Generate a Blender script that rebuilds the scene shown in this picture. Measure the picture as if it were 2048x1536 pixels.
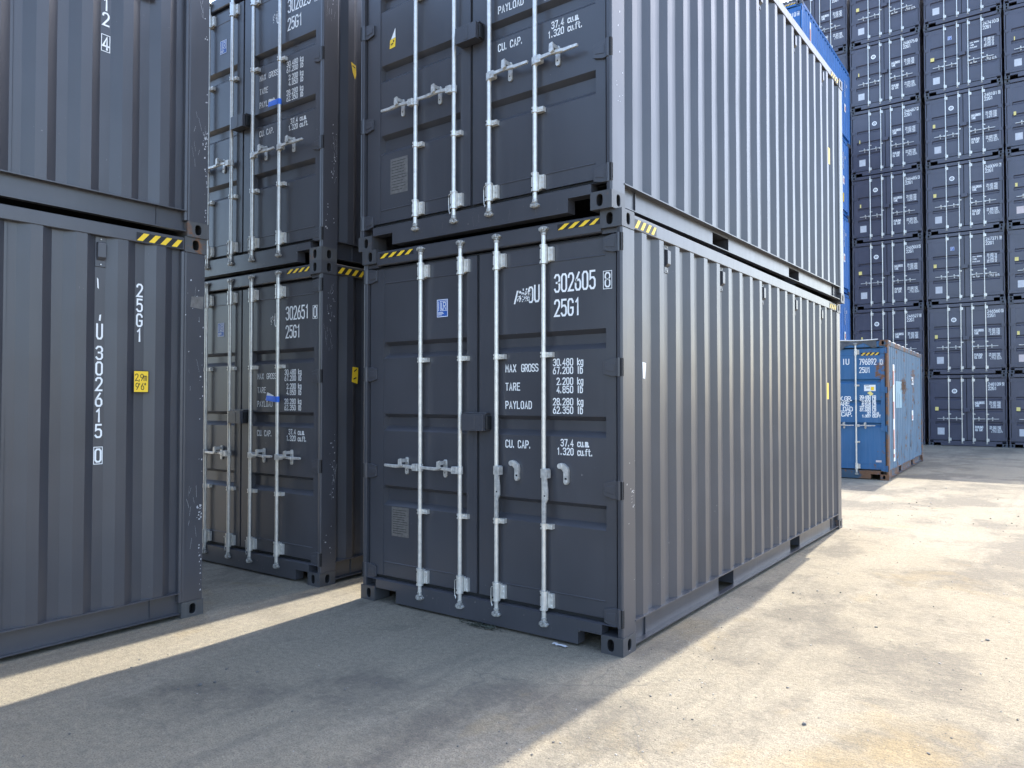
import bpy, bmesh, math, random
from mathutils import Vector, Matrix, noise as mnoise
random.seed(7)
sc = bpy.context.scene
for o in list(bpy.data.objects): bpy.data.objects.remove(o)

# ------------------------------------------------------------------ camera
cam_d = bpy.data.cameras.new('camera'); cam = bpy.data.objects.new('camera', cam_d)
sc.collection.objects.link(cam); sc.camera = cam
cam_d.sensor_width = 36; cam_d.lens = 1486.84/2048*36; cam_d.clip_start = .05; cam_d.clip_end = 3000
cam.location = (2.2485, -4.2839, 1.6432)
cam.rotation_euler = (math.pi/2 + .0222, 0, .6309)

# ------------------------------------------------------------------ sky, sun, exposure
SUN_EL, SUN_AZ = math.radians(53.0), math.radians(-2.9)      # azimuth from +Y towards +X
w = bpy.data.worlds.new('World'); sc.world = w; w.use_nodes = True
nt = w.node_tree; bg = nt.nodes['Background']
sky = nt.nodes.new('ShaderNodeTexSky'); sky.sky_type = 'NISHITA'; sky.sun_disc = False
sky.sun_elevation = SUN_EL; sky.sun_rotation = SUN_AZ
sky.air_density = 1.0; sky.dust_density = 2.4; sky.ozone_density = 1.0
nt.links.new(sky.outputs[0], bg.inputs[0]); bg.inputs[1].default_value = .15
sd = bpy.data.lights.new('sun', 'SUN'); sun = bpy.data.objects.new('sun', sd); sc.collection.objects.link(sun)
sd.energy = 2.0; sd.angle = math.radians(.55); sd.color = (1, .93, .80)
sun.rotation_euler = Vector((math.sin(SUN_AZ)*math.cos(SUN_EL), math.cos(SUN_AZ)*math.cos(SUN_EL), math.sin(SUN_EL))).to_track_quat('Z', 'Y').to_euler()
sc.view_settings.view_transform = 'Standard'; sc.view_settings.look = 'None'
sc.view_settings.exposure = 2.33; sc.view_settings.gamma = 1; sc.view_settings.use_curve_mapping = False

# ------------------------------------------------------------------ mesh helpers
COL = sc.collection
class MB:
    def __init__(s): s.v = []; s.f = []; s.m = []; s.mi = 0
    def add(s, vs, fs):
        n = len(s.v); s.v += [tuple(p) for p in vs]; s.f += [tuple(n+i for i in f) for f in fs]; s.m += [s.mi]*len(fs); return s
    def box(s, x0, x1, y0, y1, z0, z1):
        return s.add([(x0,y0,z0),(x1,y0,z0),(x1,y1,z0),(x0,y1,z0),(x0,y0,z1),(x1,y0,z1),(x1,y1,z1),(x0,y1,z1)],
                     [(0,3,2,1),(4,5,6,7),(0,1,5,4),(1,2,6,5),(2,3,7,6),(3,0,4,7)])
    def prism(s, pts, axis, a, b):          # polygon extruded along axis from a to b; pts are the two other coordinates in order
        def P(p, t):
            return {0:(t,p[0],p[1]), 1:(p[0],t,p[1]), 2:(p[0],p[1],t)}[axis]
        n = len(pts)
        return s.add([P(p,a) for p in pts]+[P(p,b) for p in pts],
                     [tuple(range(n)), tuple(range(2*n-1,n-1,-1))]+[(i,i+n,(i+1)%n+n,(i+1)%n) for i in range(n)])
    def cyl(s, c, r, a, b, axis=2, n=12, r2=None):
        r2 = r if r2 is None else r2
        vs = []
        for t, rr in ((a,r),(b,r2)):
            for i in range(n):
                u = c[0]+rr*math.cos(2*math.pi*i/n); v = c[1]+rr*math.sin(2*math.pi*i/n)
                vs.append({0:(t,u,v),1:(u,t,v),2:(u,v,t)}[axis])
        return s.add(vs, [tuple(range(n)), tuple(range(2*n-1,n-1,-1))]+[(i,i+n,(i+1)%n+n,(i+1)%n) for i in range(n)])
    def tube(s, pts, r, n=6):
        rings = []
        for i, p in enumerate(pts):
            p = Vector(p); d = (Vector(pts[min(i+1,len(pts)-1)])-Vector(pts[max(i-1,0)])).normalized()
            a = d.cross(Vector((0,0,1)) if abs(d.z) < .9 else Vector((1,0,0))).normalized(); b = d.cross(a)
            rings.append([p+r*(math.cos(6.2832*k/n)*a+math.sin(6.2832*k/n)*b) for k in range(n)])
        vs = [q for R in rings for q in R]
        fs = [(i*n+k, i*n+(k+1)%n, (i+1)*n+(k+1)%n, (i+1)*n+k) for i in range(len(rings)-1) for k in range(n)]
        return s.add(vs, fs)
    def quad(s, a, b, c, d): return s.add([a,b,c,d], [(0,1,2,3)])
    def mesh(s, name, mats, bevel=0, smooth=False, seg=1):
        me = bpy.data.meshes.new(name); me.from_pydata(s.v, [], s.f)
        for m in (mats if isinstance(mats, (list, tuple)) else [mats]): me.materials.append(m)
        for p, i in zip(me.polygons, s.m): p.material_index = i
        bm = bmesh.new(); bm.from_mesh(me); bmesh.ops.recalc_face_normals(bm, faces=bm.faces) if bevel or smooth else None
        if bevel:
            es = [e for e in bm.edges if len(e.link_faces) == 2 and e.calc_face_angle(0) > .5]
            bmesh.ops.bevel(bm, geom=es, offset=bevel, segments=seg, affect='EDGES', profile=.5, clamp_overlap=True)
        if smooth:
            for f in bm.faces: f.smooth = True
            for e in bm.edges:
                if len(e.link_faces) == 2 and e.calc_face_angle(0) > .7: e.smooth = False
        bm.to_mesh(me); bm.free(); me.update()
        return me
CACHE = {}
def cached(key, fn):
    if key not in CACHE: CACHE[key] = fn()
    return CACHE[key]
def put(name, me, parent=None, loc=(0,0,0), rot=None):
    o = bpy.data.objects.new(name, me); COL.objects.link(o); o.location = loc
    if rot: o.rotation_euler = rot
    if parent: o.parent = parent
    return o
def tag(o, label=None, cat=None, group=None, kind=None):
    for k, v in (('label',label),('category',cat),('group',group),('kind',kind)):
        if v: o[k] = v
    return o

# ------------------------------------------------------------------ materials
def newmat(name):
    m = bpy.data.materials.new(name); m.use_nodes = True
    return m, m.node_tree, m.node_tree.nodes['Principled BSDF']
def N(nt, t, **kw):
    n = nt.nodes.new(t)
    for k, v in kw.items():
        if k in n.inputs.keys(): n.inputs[k].default_value = v
        else: setattr(n, k, v)
    return n
def ramp(nt, src, stops):
    r = nt.nodes.new('ShaderNodeValToRGB'); e = r.color_ramp.elements
    while len(e) < len(stops): e.new(.5)
    for el, (p, c) in zip(e, stops):
        el.position = p; el.color = (c,c,c,1) if isinstance(c,(int,float)) else (*c,1)
    nt.links.new(src, r.inputs[0]); return r.outputs[0]
def mix(nt, fac, a, b, mode='MIX'):
    m = nt.nodes.new('ShaderNodeMix'); m.data_type = 'RGBA'; m.blend_type = mode
    for s, v in ((0,fac),(6,a),(7,b)):
        if hasattr(v, 'links'): nt.links.new(v, m.inputs[s])
        else: m.inputs[s].default_value = v if s == 0 else (*v,1)
    return m.outputs[2]
def coords(nt, scale=(1,1,1), kind='Object'):
    tc = nt.nodes.new('ShaderNodeTexCoord'); mp = nt.nodes.new('ShaderNodeMapping'); mp.inputs['Scale'].default_value = scale
    nt.links.new(tc.outputs[kind], mp.inputs[0]); return mp.outputs[0]
def noise(nt, vec, scale, detail=4, rough=.55):
    n = N(nt, 'ShaderNodeTexNoise', Scale=scale, Detail=detail, Roughness=rough); nt.links.new(vec, n.inputs['Vector']); return n.outputs[0]
def world_pos(nt, scale=(1,1,1)):
    g = nt.nodes.new('ShaderNodeNewGeometry'); mp = nt.nodes.new('ShaderNodeMapping'); mp.inputs['Scale'].default_value = scale
    nt.links.new(g.outputs['Position'], mp.inputs[0]); return mp.outputs[0]
def bump(nt, h, bs, strength, dist):
    b = N(nt, 'ShaderNodeBump', Strength=strength, Distance=dist); nt.links.new(h, b.inputs['Height']); nt.links.new(b.outputs[0], bs.inputs['Normal']); return b

def paint(name, base, rough=.36, rust=0, chips=.0, fade=.10):
    m, nt, bs = newmat(name)
    wp = world_pos(nt); streak = world_pos(nt, (9, 9, .7))
    n1 = noise(nt, wp, 1.7, 2); n2 = noise(nt, streak, 3.0, 3)
    light = tuple(min(1, c*1.22+.004) for c in base); dark = tuple(c*.84 for c in base)
    col = mix(nt, ramp(nt, n1, [(.35,0),(.68,1)]), dark, base)
    dustm = ramp(nt, n2, [(.48,0),(.8,fade)])
    col = mix(nt, dustm, col, tuple(.75*c+.25*d+.012 for c, d in zip(light, (.10,.095,.085))))
    if chips:
        v = noise(nt, world_pos(nt), 38, 3, .6); big = noise(nt, world_pos(nt), 1.9, 2)
        k = nt.nodes.new('ShaderNodeMath'); k.operation = 'MULTIPLY'
        nt.links.new(ramp(nt, v, [(.70,0),(.74,1)]), k.inputs[0]); nt.links.new(ramp(nt, big, [(.55,0),(.68,chips)]), k.inputs[1])
        col = mix(nt, k.outputs[0], col, (.34,.33,.31))
    r_out = None
    if rust:
        v = noise(nt, world_pos(nt), 9, 6, .7); big = noise(nt, world_pos(nt, (1,1,.45)), 1.6, 3)
        k = nt.nodes.new('ShaderNodeMath'); k.operation = 'ADD'
        nt.links.new(v, k.inputs[0]); nt.links.new(big, k.inputs[1])
        rm = ramp(nt, k.outputs[0], [((1.32-rust)/2,0),((1.42-rust)/2,1)])
        k.use_clamp = False
        sc_ = nt.nodes.new('ShaderNodeMath'); sc_.operation = 'MULTIPLY'; sc_.inputs[1].default_value = .5
        nt.links.new(k.outputs[0], sc_.inputs[0]); rm = ramp(nt, sc_.outputs[0], [((1.32-rust)/2,0),((1.42-rust)/2,1)])
        rc = mix(nt, noise(nt, world_pos(nt), 30, 3), (.09,.042,.022), (.24,.115,.055))
        col = mix(nt, rm, col, rc); r_out = rm
    nt.links.new(col, bs.inputs['Base Color'])
    rr = ramp(nt, n2, [(.3, rough-.02), (.75, rough+.04)])
    if r_out is not None: rr = mix(nt, r_out, rr, (.8,.8,.8))
    nt.links.new(rr, bs.inputs['Roughness'])
    bs.inputs['IOR'].default_value = 1.54
    b1 = N(nt, 'ShaderNodeBump', Strength=.14, Distance=.02); nt.links.new(noise(nt, wp, 2.6, 1), b1.inputs['Height'])
    nt.links.new(b1.outputs[0], bs.inputs['Normal'])
    return m
def flat(name, col, rough=.5, metal=0, var=.12, scale=14):
    m, nt, bs = newmat(name); wp = world_pos(nt)
    c = mix(nt, ramp(nt, noise(nt, wp, scale, 4), [(.3,0),(.7,1)]), tuple(x*(1-var) for x in col), tuple(min(1,x*(1+var*.5)) for x in col))
    nt.links.new(c, bs.inputs['Base Color']); bs.inputs['Roughness'].default_value = rough; bs.inputs['Metallic'].default_value = metal
    return m
M = {}
M['grey'] = paint('anthracite_paint', (.061,.062,.072), .32, chips=.5, fade=.05)
M['navy'] = paint('navy_grey_paint', (.072,.071,.100), .32, fade=.2)
M['blue'] = paint('blue_paint', (.030,.125,.275), .55, rust=.18, fade=.7)
M['faded_blue'] = paint('faded_blue_paint', (.105,.175,.245), .65, rust=.20, fade=.9)
M['blue_clean'] = paint('bright_blue_paint', (.018,.13,.40), .42, fade=.2)
M['rusty_blue'] = paint('rusted_blue_frame', (.035,.075,.12), .6, rust=.36)
M['worn'] = paint('worn_casting_paint', (.060,.061,.067), .42, rust=.13, chips=1.0, fade=.25)
M['rustworn'] = paint('rust_stained_casting', (.075,.076,.078), .5, rust=.215, chips=1.0, fade=.6)
M['navy_dark'] = paint('navy_casting_paint', (.066,.072,.090), .5)
M['rubber'] = flat('black_rubber', (.010,.011,.013), .75)
M['hollow'] = flat('dark_hollow', (.008,.008,.009), .9)
M['zinc'] = flat('galvanised_steel', (.72,.70,.65), .33, .45, .16, 26)
M['zinc_dull'] = flat('dull_galvanised', (.62,.61,.58), .40, .45, .3, 34)
M['cam'] = flat('dirty_cam_steel', (.46,.45,.42), .40, .35, .6, 60)
M['white'] = flat('white_lettering', (.88,.88,.86), .5, 0, .06)
M['yellow'] = flat('yellow_foil', (.92,.60,.03), .45, 0, .05)
M['paleyellow'] = flat('pale_yellow_foil', (.80,.66,.22), .5, 0, .05)
M['black'] = flat('black_foil', (.012,.012,.014), .5)
M['lrblue'] = flat('blue_sticker', (.028,.115,.42), .45)
M['tape'] = flat('blue_tape', (.03,.16,.72), .5, 0, .08)
M['paper'] = flat('white_paper', (.82,.82,.80), .7, 0, .05)
M['plate'] = flat('tarnished_plate', (.20,.19,.18), .45, .4, .25, 40)
M['pale'] = flat('pale_plate', (.56,.56,.58), .45, .1, .12, 12)
M['pink'] = flat('pinkish_sticker', (.66,.56,.53), .6, 0, .1, 12)
M['red'] = flat('faded_red', (.55,.13,.07), .6, 0, .3)
M['tarp'] = flat('grey_tarpaulin', (.09,.10,.115), .7, 0, .4, 9)
M['tarpedge'] = flat('pale_tarp_edge', (.70,.69,.66), .7, 0, .2)
M['rust'] = flat('rust', (.17,.085,.04), .9, 0, .5, 40)
M['paleblue'] = paint('pale_blue_repaint', (.22,.38,.46), .5, fade=.2)

def ground_mat():
    m, nt, bs = newmat('dusty_concrete'); wp = world_pos(nt)
    def warped(scale, amount, stretch=(1,1,1)):
        p = world_pos(nt, stretch); nz = N(nt, 'ShaderNodeTexNoise', Scale=scale, Detail=3); nt.links.new(p, nz.inputs['Vector'])
        va = nt.nodes.new('ShaderNodeVectorMath'); va.operation = 'MULTIPLY_ADD'; va.inputs[1].default_value = (amount,)*3
        nt.links.new(nz.outputs['Color'], va.inputs[0]); nt.links.new(p, va.inputs[2]); return va.outputs[0]
    w1 = warped(1.2, .8)
    col = mix(nt, ramp(nt, noise(nt, wp, .33, 5, .6), [(.36,0),(.64,1)]), (.246,.217,.164), (.278,.244,.180))
    # dark worn stains, dusty pale drifts, ochre mud
    col = mix(nt, ramp(nt, noise(nt, w1, .55, 6, .68), [(.47,0),(.56,.85)]), col, (.150,.134,.108))
    col = mix(nt, ramp(nt, noise(nt, warped(2.0, .5, (1.0,.45,1)), 1.1, 6, .7), [(.50,0),(.62,.9)]), col, (.290,.257,.196))
    col = mix(nt, ramp(nt, noise(nt, w1, .8, 5, .62), [(.60,0),(.72,.6)]), col, (.29,.218,.110))
    # tyre smears along the yard
    col = mix(nt, ramp(nt, noise(nt, warped(.4, .5, (1.6,.10,1)), 2.1, 4, .6), [(.55,0),(.72,.45)]), col, (.135,.124,.103))
    fine = noise(nt, wp, 26, 5, .72); grit = noise(nt, wp, 120, 3, .7)
    col = mix(nt, ramp(nt, fine, [(.28,.75),(.56,0)]), col, mix(nt, .55, col, (.06,.058,.055)))
    col = mix(nt, ramp(nt, fine, [(.58,0),(.78,.5)]), col, (.40,.36,.27))
    col = mix(nt, ramp(nt, grit, [(.34,.8),(.52,0)]), col, (.085,.08,.072))
    # hairline cracks in places
    cr = N(nt, 'ShaderNodeTexVoronoi', Scale=.8, feature='DISTANCE_TO_EDGE'); nt.links.new(warped(2.2, .45), cr.inputs['Vector'])
    k = nt.nodes.new('ShaderNodeMath'); k.operation = 'MULTIPLY'
    nt.links.new(ramp(nt, cr.outputs['Distance'], [(.0015,.55),(.006,0)]), k.inputs[0]); nt.links.new(ramp(nt, noise(nt, wp, .45, 2), [(.50,0),(.60,1)]), k.inputs[1])
    col = mix(nt, k.outputs[0], col, (.10,.096,.09))
    nt.links.new(col, bs.inputs['Base Color']); bs.inputs['Roughness'].default_value = .9; bs.inputs['Specular IOR Level'].default_value = .2
    b1 = N(nt, 'ShaderNodeBump', Strength=.6, Distance=.03); nt.links.new(noise(nt, wp, 6, 6, .64), b1.inputs['Height'])
    b2 = N(nt, 'ShaderNodeBump', Strength=.85, Distance=.008); nt.links.new(noise(nt, wp, 48, 5, .75), b2.inputs['Height'])
    nt.links.new(b1.outputs[0], b2.inputs['Normal']); nt.links.new(b2.outputs[0], bs.inputs['Normal'])
    return m
M['ground'] = ground_mat()
M['stone'] = flat('grey_stone', (.13,.125,.12), .9, 0, .5, 30)

# ------------------------------------------------------------------ ground
g = MB(); S = 600
g.quad((-S,-S,0),(S,-S,0),(S,S,0),(-S,S,0))
tag(put('ground', g.mesh('ground', M['ground'])), kind='structure')

# ------------------------------------------------------------------ stroke lettering
GL = {
'0':[[(1,0),(3,0),(4,1),(4,6),(3,7),(1,7),(0,6),(0,1),(1,0)]], '1':[[(.9,5.7),(2.3,7),(2.3,0)]],
'2':[[(0,5.6),(.1,6.3),(1,7),(3,7),(4,6),(4,4.8),(3.5,3.8),(0,0),(4,0)]],
'3':[[(0,6),(1,7),(3,7),(4,6),(4,4.7),(3,3.7),(1.5,3.7)],[(3,3.7),(4,2.8),(4,1),(3,0),(1,0),(0,1)]],
'4':[[(3,0),(3,7),(0,1.9),(4.2,1.9)]], '5':[[(3.8,7),(.4,7),(.2,3.9),(1,4.4),(3,4.4),(4,3.4),(4,1),(3,0),(1,0),(0,1)]],
'6':[[(2.8,7),(.4,4),(0,3),(0,1),(1,0),(3,0),(4,1),(4,3.1),(3,4.1),(1,4.1),(.2,3.3)]], '7':[[(0,7),(4,7),(1.5,0)]],
'8':[[(1,3.8),(0,4.8),(0,6),(1,7),(3,7),(4,6),(4,4.8),(3,3.8),(1,3.8),(0,2.8),(0,1),(1,0),(3,0),(4,1),(4,2.8),(3,3.8)]],
'9':[[(1.2,0),(3.6,3),(4,4),(4,6),(3,7),(1,7),(0,6),(0,3.9),(1,2.9),(3,2.9),(3.8,3.7)]],
'A':[[(0,0),(2,7),(4,0)],[(.8,2.2),(3.2,2.2)]], 'B':[[(0,0),(0,7),(3,7),(4,6),(4,4.6),(3,3.7),(0,3.7)],[(3,3.7),(4,2.7),(4,1),(3,0),(0,0)]],
'C':[[(4,5.6),(4,6),(3,7),(1,7),(0,6),(0,1),(1,0),(3,0),(4,1),(4,1.4)]], 'D':[[(0,0),(0,7),(2.8,7),(4,5.8),(4,1.2),(2.8,0),(0,0)]],
'E':[[(4,7),(0,7),(0,0),(4,0)],[(0,3.7),(3.2,3.7)]], 'F':[[(4,7),(0,7),(0,0)],[(0,3.7),(3.2,3.7)]],
'G':[[(4,5.6),(4,6),(3,7),(1,7),(0,6),(0,1),(1,0),(3,0),(4,1),(4,3.2),(2.3,3.2)]], 'I':[[(2,0),(2,7)]],
'K':[[(0,0),(0,7)],[(4,7),(.2,3.2),(4,0)]], 'L':[[(0,7),(0,0),(3.8,0)]], 'M':[[(0,0),(0,7),(2,2.8),(4,7),(4,0)]], 'N':[[(0,0),(0,7),(4,0),(4,7)]],
'O':[[(1,0),(3,0),(4,1),(4,6),(3,7),(1,7),(0,6),(0,1),(1,0)]], 'P':[[(0,0),(0,7),(3,7),(4,6),(4,4.2),(3,3.2),(0,3.2)]],
'R':[[(0,0),(0,7),(3,7),(4,6),(4,4.4),(3,3.5),(0,3.5)],[(2,3.5),(4,0)]], 'S':[[(4,6),(3,7),(1,7),(0,6),(0,4.8),(1,3.8),(3,3.4),(4,2.4),(4,1),(3,0),(1,0),(0,1)]],
'T':[[(0,7),(4,7)],[(2,7),(2,0)]], 'U':[[(0,7),(0,1),(1,0),(3,0),(4,1),(4,7)]], 'X':[[(0,0),(4,7)],[(0,7),(4,0)]], 'Y':[[(0,7),(2,3.6),(4,7)],[(2,3.6),(2,0)]],
'k':[[(0,0),(0,7)],[(3.4,5),(.2,2.4),(3.6,0)]], 'g':[[(3.6,.9),(3,0),(1,0),(0,1),(0,4),(1,5),(3,5),(3.6,4.4)],[(3.6,5),(3.6,-1),(2.8,-1.9),(.8,-1.9)]],
'l':[[(1.2,0),(1.2,7)]], 'b':[[(0,7),(0,0),(3,0),(3.8,1),(3.8,4),(3,5),(.2,5)]], 'c':[[(3.6,4.2),(3,5),(1,5),(0,4),(0,1),(1,0),(3,0),(3.6,.8)]],
'u':[[(0,5),(0,1),(1,0),(2.8,0),(3.6,.8)],[(3.6,5),(3.6,0)]], 'm':[[(0,0),(0,5),(1.6,5),(2.1,4.4),(2.1,0)],[(2.1,4.4),(2.7,5),(3.7,5),(4.3,4.3),(4.3,0)]],
'f':[[(1.2,0),(1.2,6),(2,7),(3.4,7)],[(0,4.8),(3,4.8)]], 't':[[(1.2,7),(1.2,1),(2,0),(3,0)],[(0,5),(3,5)]],
'.':[[(.2,0),(.2,.9)]], ',':[[(.9,.9),(.2,-1.2)]], "'":[[(.6,7),(.6,5.2)]], '"':[[(.4,7),(.4,5.2)],[(1.8,7),(1.8,5.2)]],
}
NARROW = {'.':1.6, ',':1.8, "'":2, '1':4.0, 'l':3, 'I':4}
def ribbon(pts, w, closed):
    n = len(pts); L = []; R = []
    for i in range(n):
        if closed: a, b, c = pts[(i-1) % n], pts[i], pts[(i+1) % n]
        else: a, b, c = pts[max(i-1,0)], pts[i], pts[min(i+1,n-1)]
        d1 = Vector((b[0]-a[0], b[1]-a[1])); d2 = Vector((c[0]-b[0], c[1]-b[1]))
        if d1.length < 1e-9: d1 = d2
        if d2.length < 1e-9: d2 = d1
        d1.normalize(); d2.normalize(); n1 = Vector((-d1.y,d1.x)); n2 = Vector((-d2.y,d2.x)); m = n1+n2
        if m.length < 1e-4: m = n1
        m.normalize(); k = w/max(.5, m.dot(n1))
        e = Vector((0,0))
        if not closed and i == 0: e = -d1*w*.9
        if not closed and i == n-1: e = d1*w*.9
        L.append((b[0]+m.x*k+e.x, b[1]+m.y*k+e.y)); R.append((b[0]-m.x*k+e.x, b[1]-m.y*k+e.y))
    return L, R
def glyphs(out, text, x, z, h, cw, sp, sw, shear=0):
    """strokes of a line of text into out(list of quads in text plane); x,z left baseline; h height; cw glyph width; sp spacing"""
    for ch in text:
        if ch == ' ': x += (cw+sp)*.95; continue
        for pl in GL[ch]:
            pts = [(x+p[0]/4*cw, z+p[1]/7*h) for p in pl]
            closed = pl[0] == pl[-1] and len(pl) > 2
            if closed: pts = pts[:-1]
            L, R = ribbon(pts, sw/2, closed); n = len(pts)
            for i in range(n if closed else n-1):
                j = (i+1) % n; out.append((L[i], R[i], R[j], L[j]))
        x += cw*NARROW.get(ch, 4)/4 + sp
    return x
def twidth(text, cw, sp): return sum((cw+sp)*.95 if c == ' ' else cw*NARROW.get(c,4)/4+sp for c in text)-sp
def frame_quads(out, x0, x1, z0, z1, t):
    out += [((x0,z0),(x1,z0),(x1,z0+t),(x0,z0+t)), ((x0,z1-t),(x1,z1-t),(x1,z1),(x0,z1)),
            ((x0,z0+t),(x0+t,z0+t),(x0+t,z1-t),(x0,z1-t)), ((x1-t,z0+t),(x1,z0+t),(x1,z1-t),(x1-t,z1-t))]
def rect(out, x0, x1, z0, z1): out.append(((x0,z0),(x1,z0),(x1,z1),(x0,z1)))
def disc(out, cx, cz, r0, r1, n=20):
    for i in range(n):
        a, b = 2*math.pi*i/n, 2*math.pi*(i+1)/n
        out.append(((cx+r0*math.cos(a),cz+r0*math.sin(a)),(cx+r1*math.cos(a),cz+r1*math.sin(a)),(cx+r1*math.cos(b),cz+r1*math.sin(b)),(cx+r0*math.cos(b),cz+r0*math.sin(b))))
def poly(out, pts): out.append(tuple(pts))
def decal(mb, quads, plane, off, mi=0):
    """plane 'y': text plane at y=off facing -Y (u = x). plane 'x': at x=off facing +X (u = y)."""
    mb.mi = mi
    for q in quads:
        mb.add([(p[0],off,p[1]) if plane == 'y' else (off,p[0],p[1]) for p in q], [tuple(range(len(q)))])
    return mb

# ------------------------------------------------------------------ container dimensions
W, L = 2.438, 6.058
OFF = Vector((W/2, -L/2, 0))
KP = (4.2839+.046)/4.2839                    # markings measured on the casting plane, moved back onto the door sheet
def dp(x, z): return 2.2485+(x-2.2485)*KP, 1.6432+(z-1.6432)*KP
YD = .046                                    # door sheet plane
BARS = (-1.775, -1.368, -1.024, -.612)
YB = .004                                    # locking bar axis

def ring_rect(o, u, v, a, b, cu, cv, hu, hv, n=20):
    """outer rectangle ring + stadium hole ring, same vertex count"""
    angs = sorted([2*math.pi*i/n for i in range(n)] + [math.atan2(sv-cv, su-cu) % (2*math.pi) for su in (0,a) for sv in (0,b)])
    outer = []; inner = []
    for t in angs:
        c, s = math.cos(t), math.sin(t); k = 1e9
        if c > 1e-9: k = min(k, (a-cu)/c)
        if c < -1e-9: k = min(k, -cu/c)
        if s > 1e-9: k = min(k, (b-cv)/s)
        if s < -1e-9: k = min(k, -cv/s)
        outer.append(o+u*(cu+c*k)+v*(cv+s*k))
        # superellipse hole
        r = (abs(c/hu)**3+abs(s/hv)**3)**(-1/3)
        inner.append(o+u*(cu+c*r)+v*(cv+s*r))
    return outer, inner
def casting_mesh(sx, sy, mat, simple=False):
    """corner at origin, body towards -x*sx, +y*sy, z 0..0.118; holes on the end face and the side face"""
    mb = MB(); a, b, h = .162, .178, .118
    V = Vector
    def face(o, u, v, wd, ht, hole, inward):
        if hole is None: mb.add([o, o+u*wd, o+u*wd+v*ht, o+v*ht], [(0,1,2,3)]); return
        out, inn = ring_rect(o, u, v, wd, ht, *hole); n = len(out)
        lip = [p+inward*.005+(p-(o+u*hole[0]+v*hole[1]))*-.06 for p in inn]
        dp_ = [p+inward*.06 for p in lip]
        mb.mi = 0
        mb.add(out+inn, [(i,(i+1)%n,(i+1)%n+n,i+n) for i in range(n)])
        mb.add(inn+lip, [(i,(i+1)%n,(i+1)%n+n,i+n) for i in range(n)])
        mb.mi = 1
        mb.add(lip+dp_, [(i,(i+1)%n,(i+1)%n+n,i+n) for i in range(n)]); mb.add(dp_, [tuple(range(n))])
        mb.mi = 0
    X, Y, Z = V((-sx,0,0)), V((0,sy,0)), V((0,0,1)); O = V((0,0,0))
    face(O, X, Z, a, h, (.092,.059,.025,.041), Y)
    face(O, Y, Z, b, h, (.089,.059,.027,.040), X)
    face(X*a, Y, Z, b, h, None, None); face(Y*b, X, Z, a, h, None, None)
    face(O, X, Y, a, b, None, None); face(Z*h, X, Y, a, b, None, None)
    me = mb.mesh('corner_casting', [mat, M['hollow']])
    bm = bmesh.new(); bm.from_mesh(me); bmesh.ops.remove_doubles(bm, verts=bm.verts, dist=1e-5)
    bmesh.ops.recalc_face_normals(bm, faces=bm.faces)
    if not simple:
        es = [e for e in bm.edges if len(e.link_faces) == 2 and e.calc_face_angle(0) > 1.3 and all(sum(1 for c, lim in ((abs(v.co.x),(0,a)),(abs(v.co.y),(0,b)),(v.co.z,(0,h))) if min(abs(c-lim[0]),abs(c-lim[1]))<1e-4) >= 2 for v in e.verts)]
        bmesh.ops.bevel(bm, geom=es, offset=.008, segments=2, affect='EDGES', profile=.5)
    bm.to_mesh(me); bm.free()
    return me
def corrugated(n0, n1, phase, z0, z1, xo, depth, axis, sgn, flip=False, period=.278, fl=.072, sl=.068, ifl=.070):
    """vertical trapezoid corrugation along y (axis 'y', at x = xo facing sgn*x) or along x (axis 'x', at y = xo facing sgn*y)"""
    raw = []; t = phase-sl-2*period
    while t < n1+period:
        raw += [(t,-depth),(t+sl,0),(t+sl+fl,0),(t+sl+fl+sl,-depth)]; t += period
    pts = []
    def level(y):
        for (ya,da),(yb,db) in zip(raw, raw[1:]):
            if ya <= y <= yb: return da+(db-da)*(y-ya)/max(yb-ya,1e-9)
    pts = [(n0,level(n0))]+[p for p in raw if n0+.004 < p[0] < n1-.004]+[(n1,level(n1))]
    mb = MB(); vs = []; nz = 9
    for p, d in pts:
        for k in range(nz+1):
            z = z0+(z1-z0)*k/nz; e = math.sin(math.pi*k/nz)
            q = d+.0045*e*mnoise.noise(Vector((p*1.3, z*1.1, phase*7)))+.002*e*mnoise.noise(Vector((p*6, z*3, 2)))
            pp = p+.0025*e*mnoise.noise(Vector((p*9, z*.8, 5)))
            vs.append((xo+sgn*q, pp, z) if axis == 'y' else (pp, xo+sgn*q, z))
    m = nz+1
    mb.add(vs, [(i*m+k, (i+1)*m+k, (i+1)*m+k+1, i*m+k+1) for i in range(len(pts)-1) for k in range(nz)])
    return mb
POCKETS = ((1.80,2.16),(3.89,4.25))
def bottom_rail(sgn, x_out):
    """channel with a top ledge, a recessed web and a bottom flange; fork pockets cut the web. x_out = outer plane, sgn = +1 for the +x side"""
    mb = MB(); f = lambda d: x_out-sgn*d
    def B(d0, d1, y0, y1, z0, z1):
        a, b = sorted((f(d0), f(d1))); mb.box(a, b, y0, y1, z0, z1)
    B(.001,.09,.1785,L-.1785,.188,.196)
    B(.006,.052,.186,L-.186,.034,.041)
    segs = [(.178,POCKETS[0][0]),(POCKETS[0][1],POCKETS[1][0]),(POCKETS[1][1],L-.178)]
    for a, b in segs: B(.052,.060,a,b,.034,.188)
    for a, b in POCKETS:
        B(.052,.060,a,b,.168,.188); B(.060,.9,a-.006,a,  .041,.188); B(.060,.9,b,b+.006,.041,.188); B(.060,.9,a,b,.172,.178)
    for yy in (.40, L-.40): B(.0405,.052,yy,yy+.006,.0415,.1875)
    return mb
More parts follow.
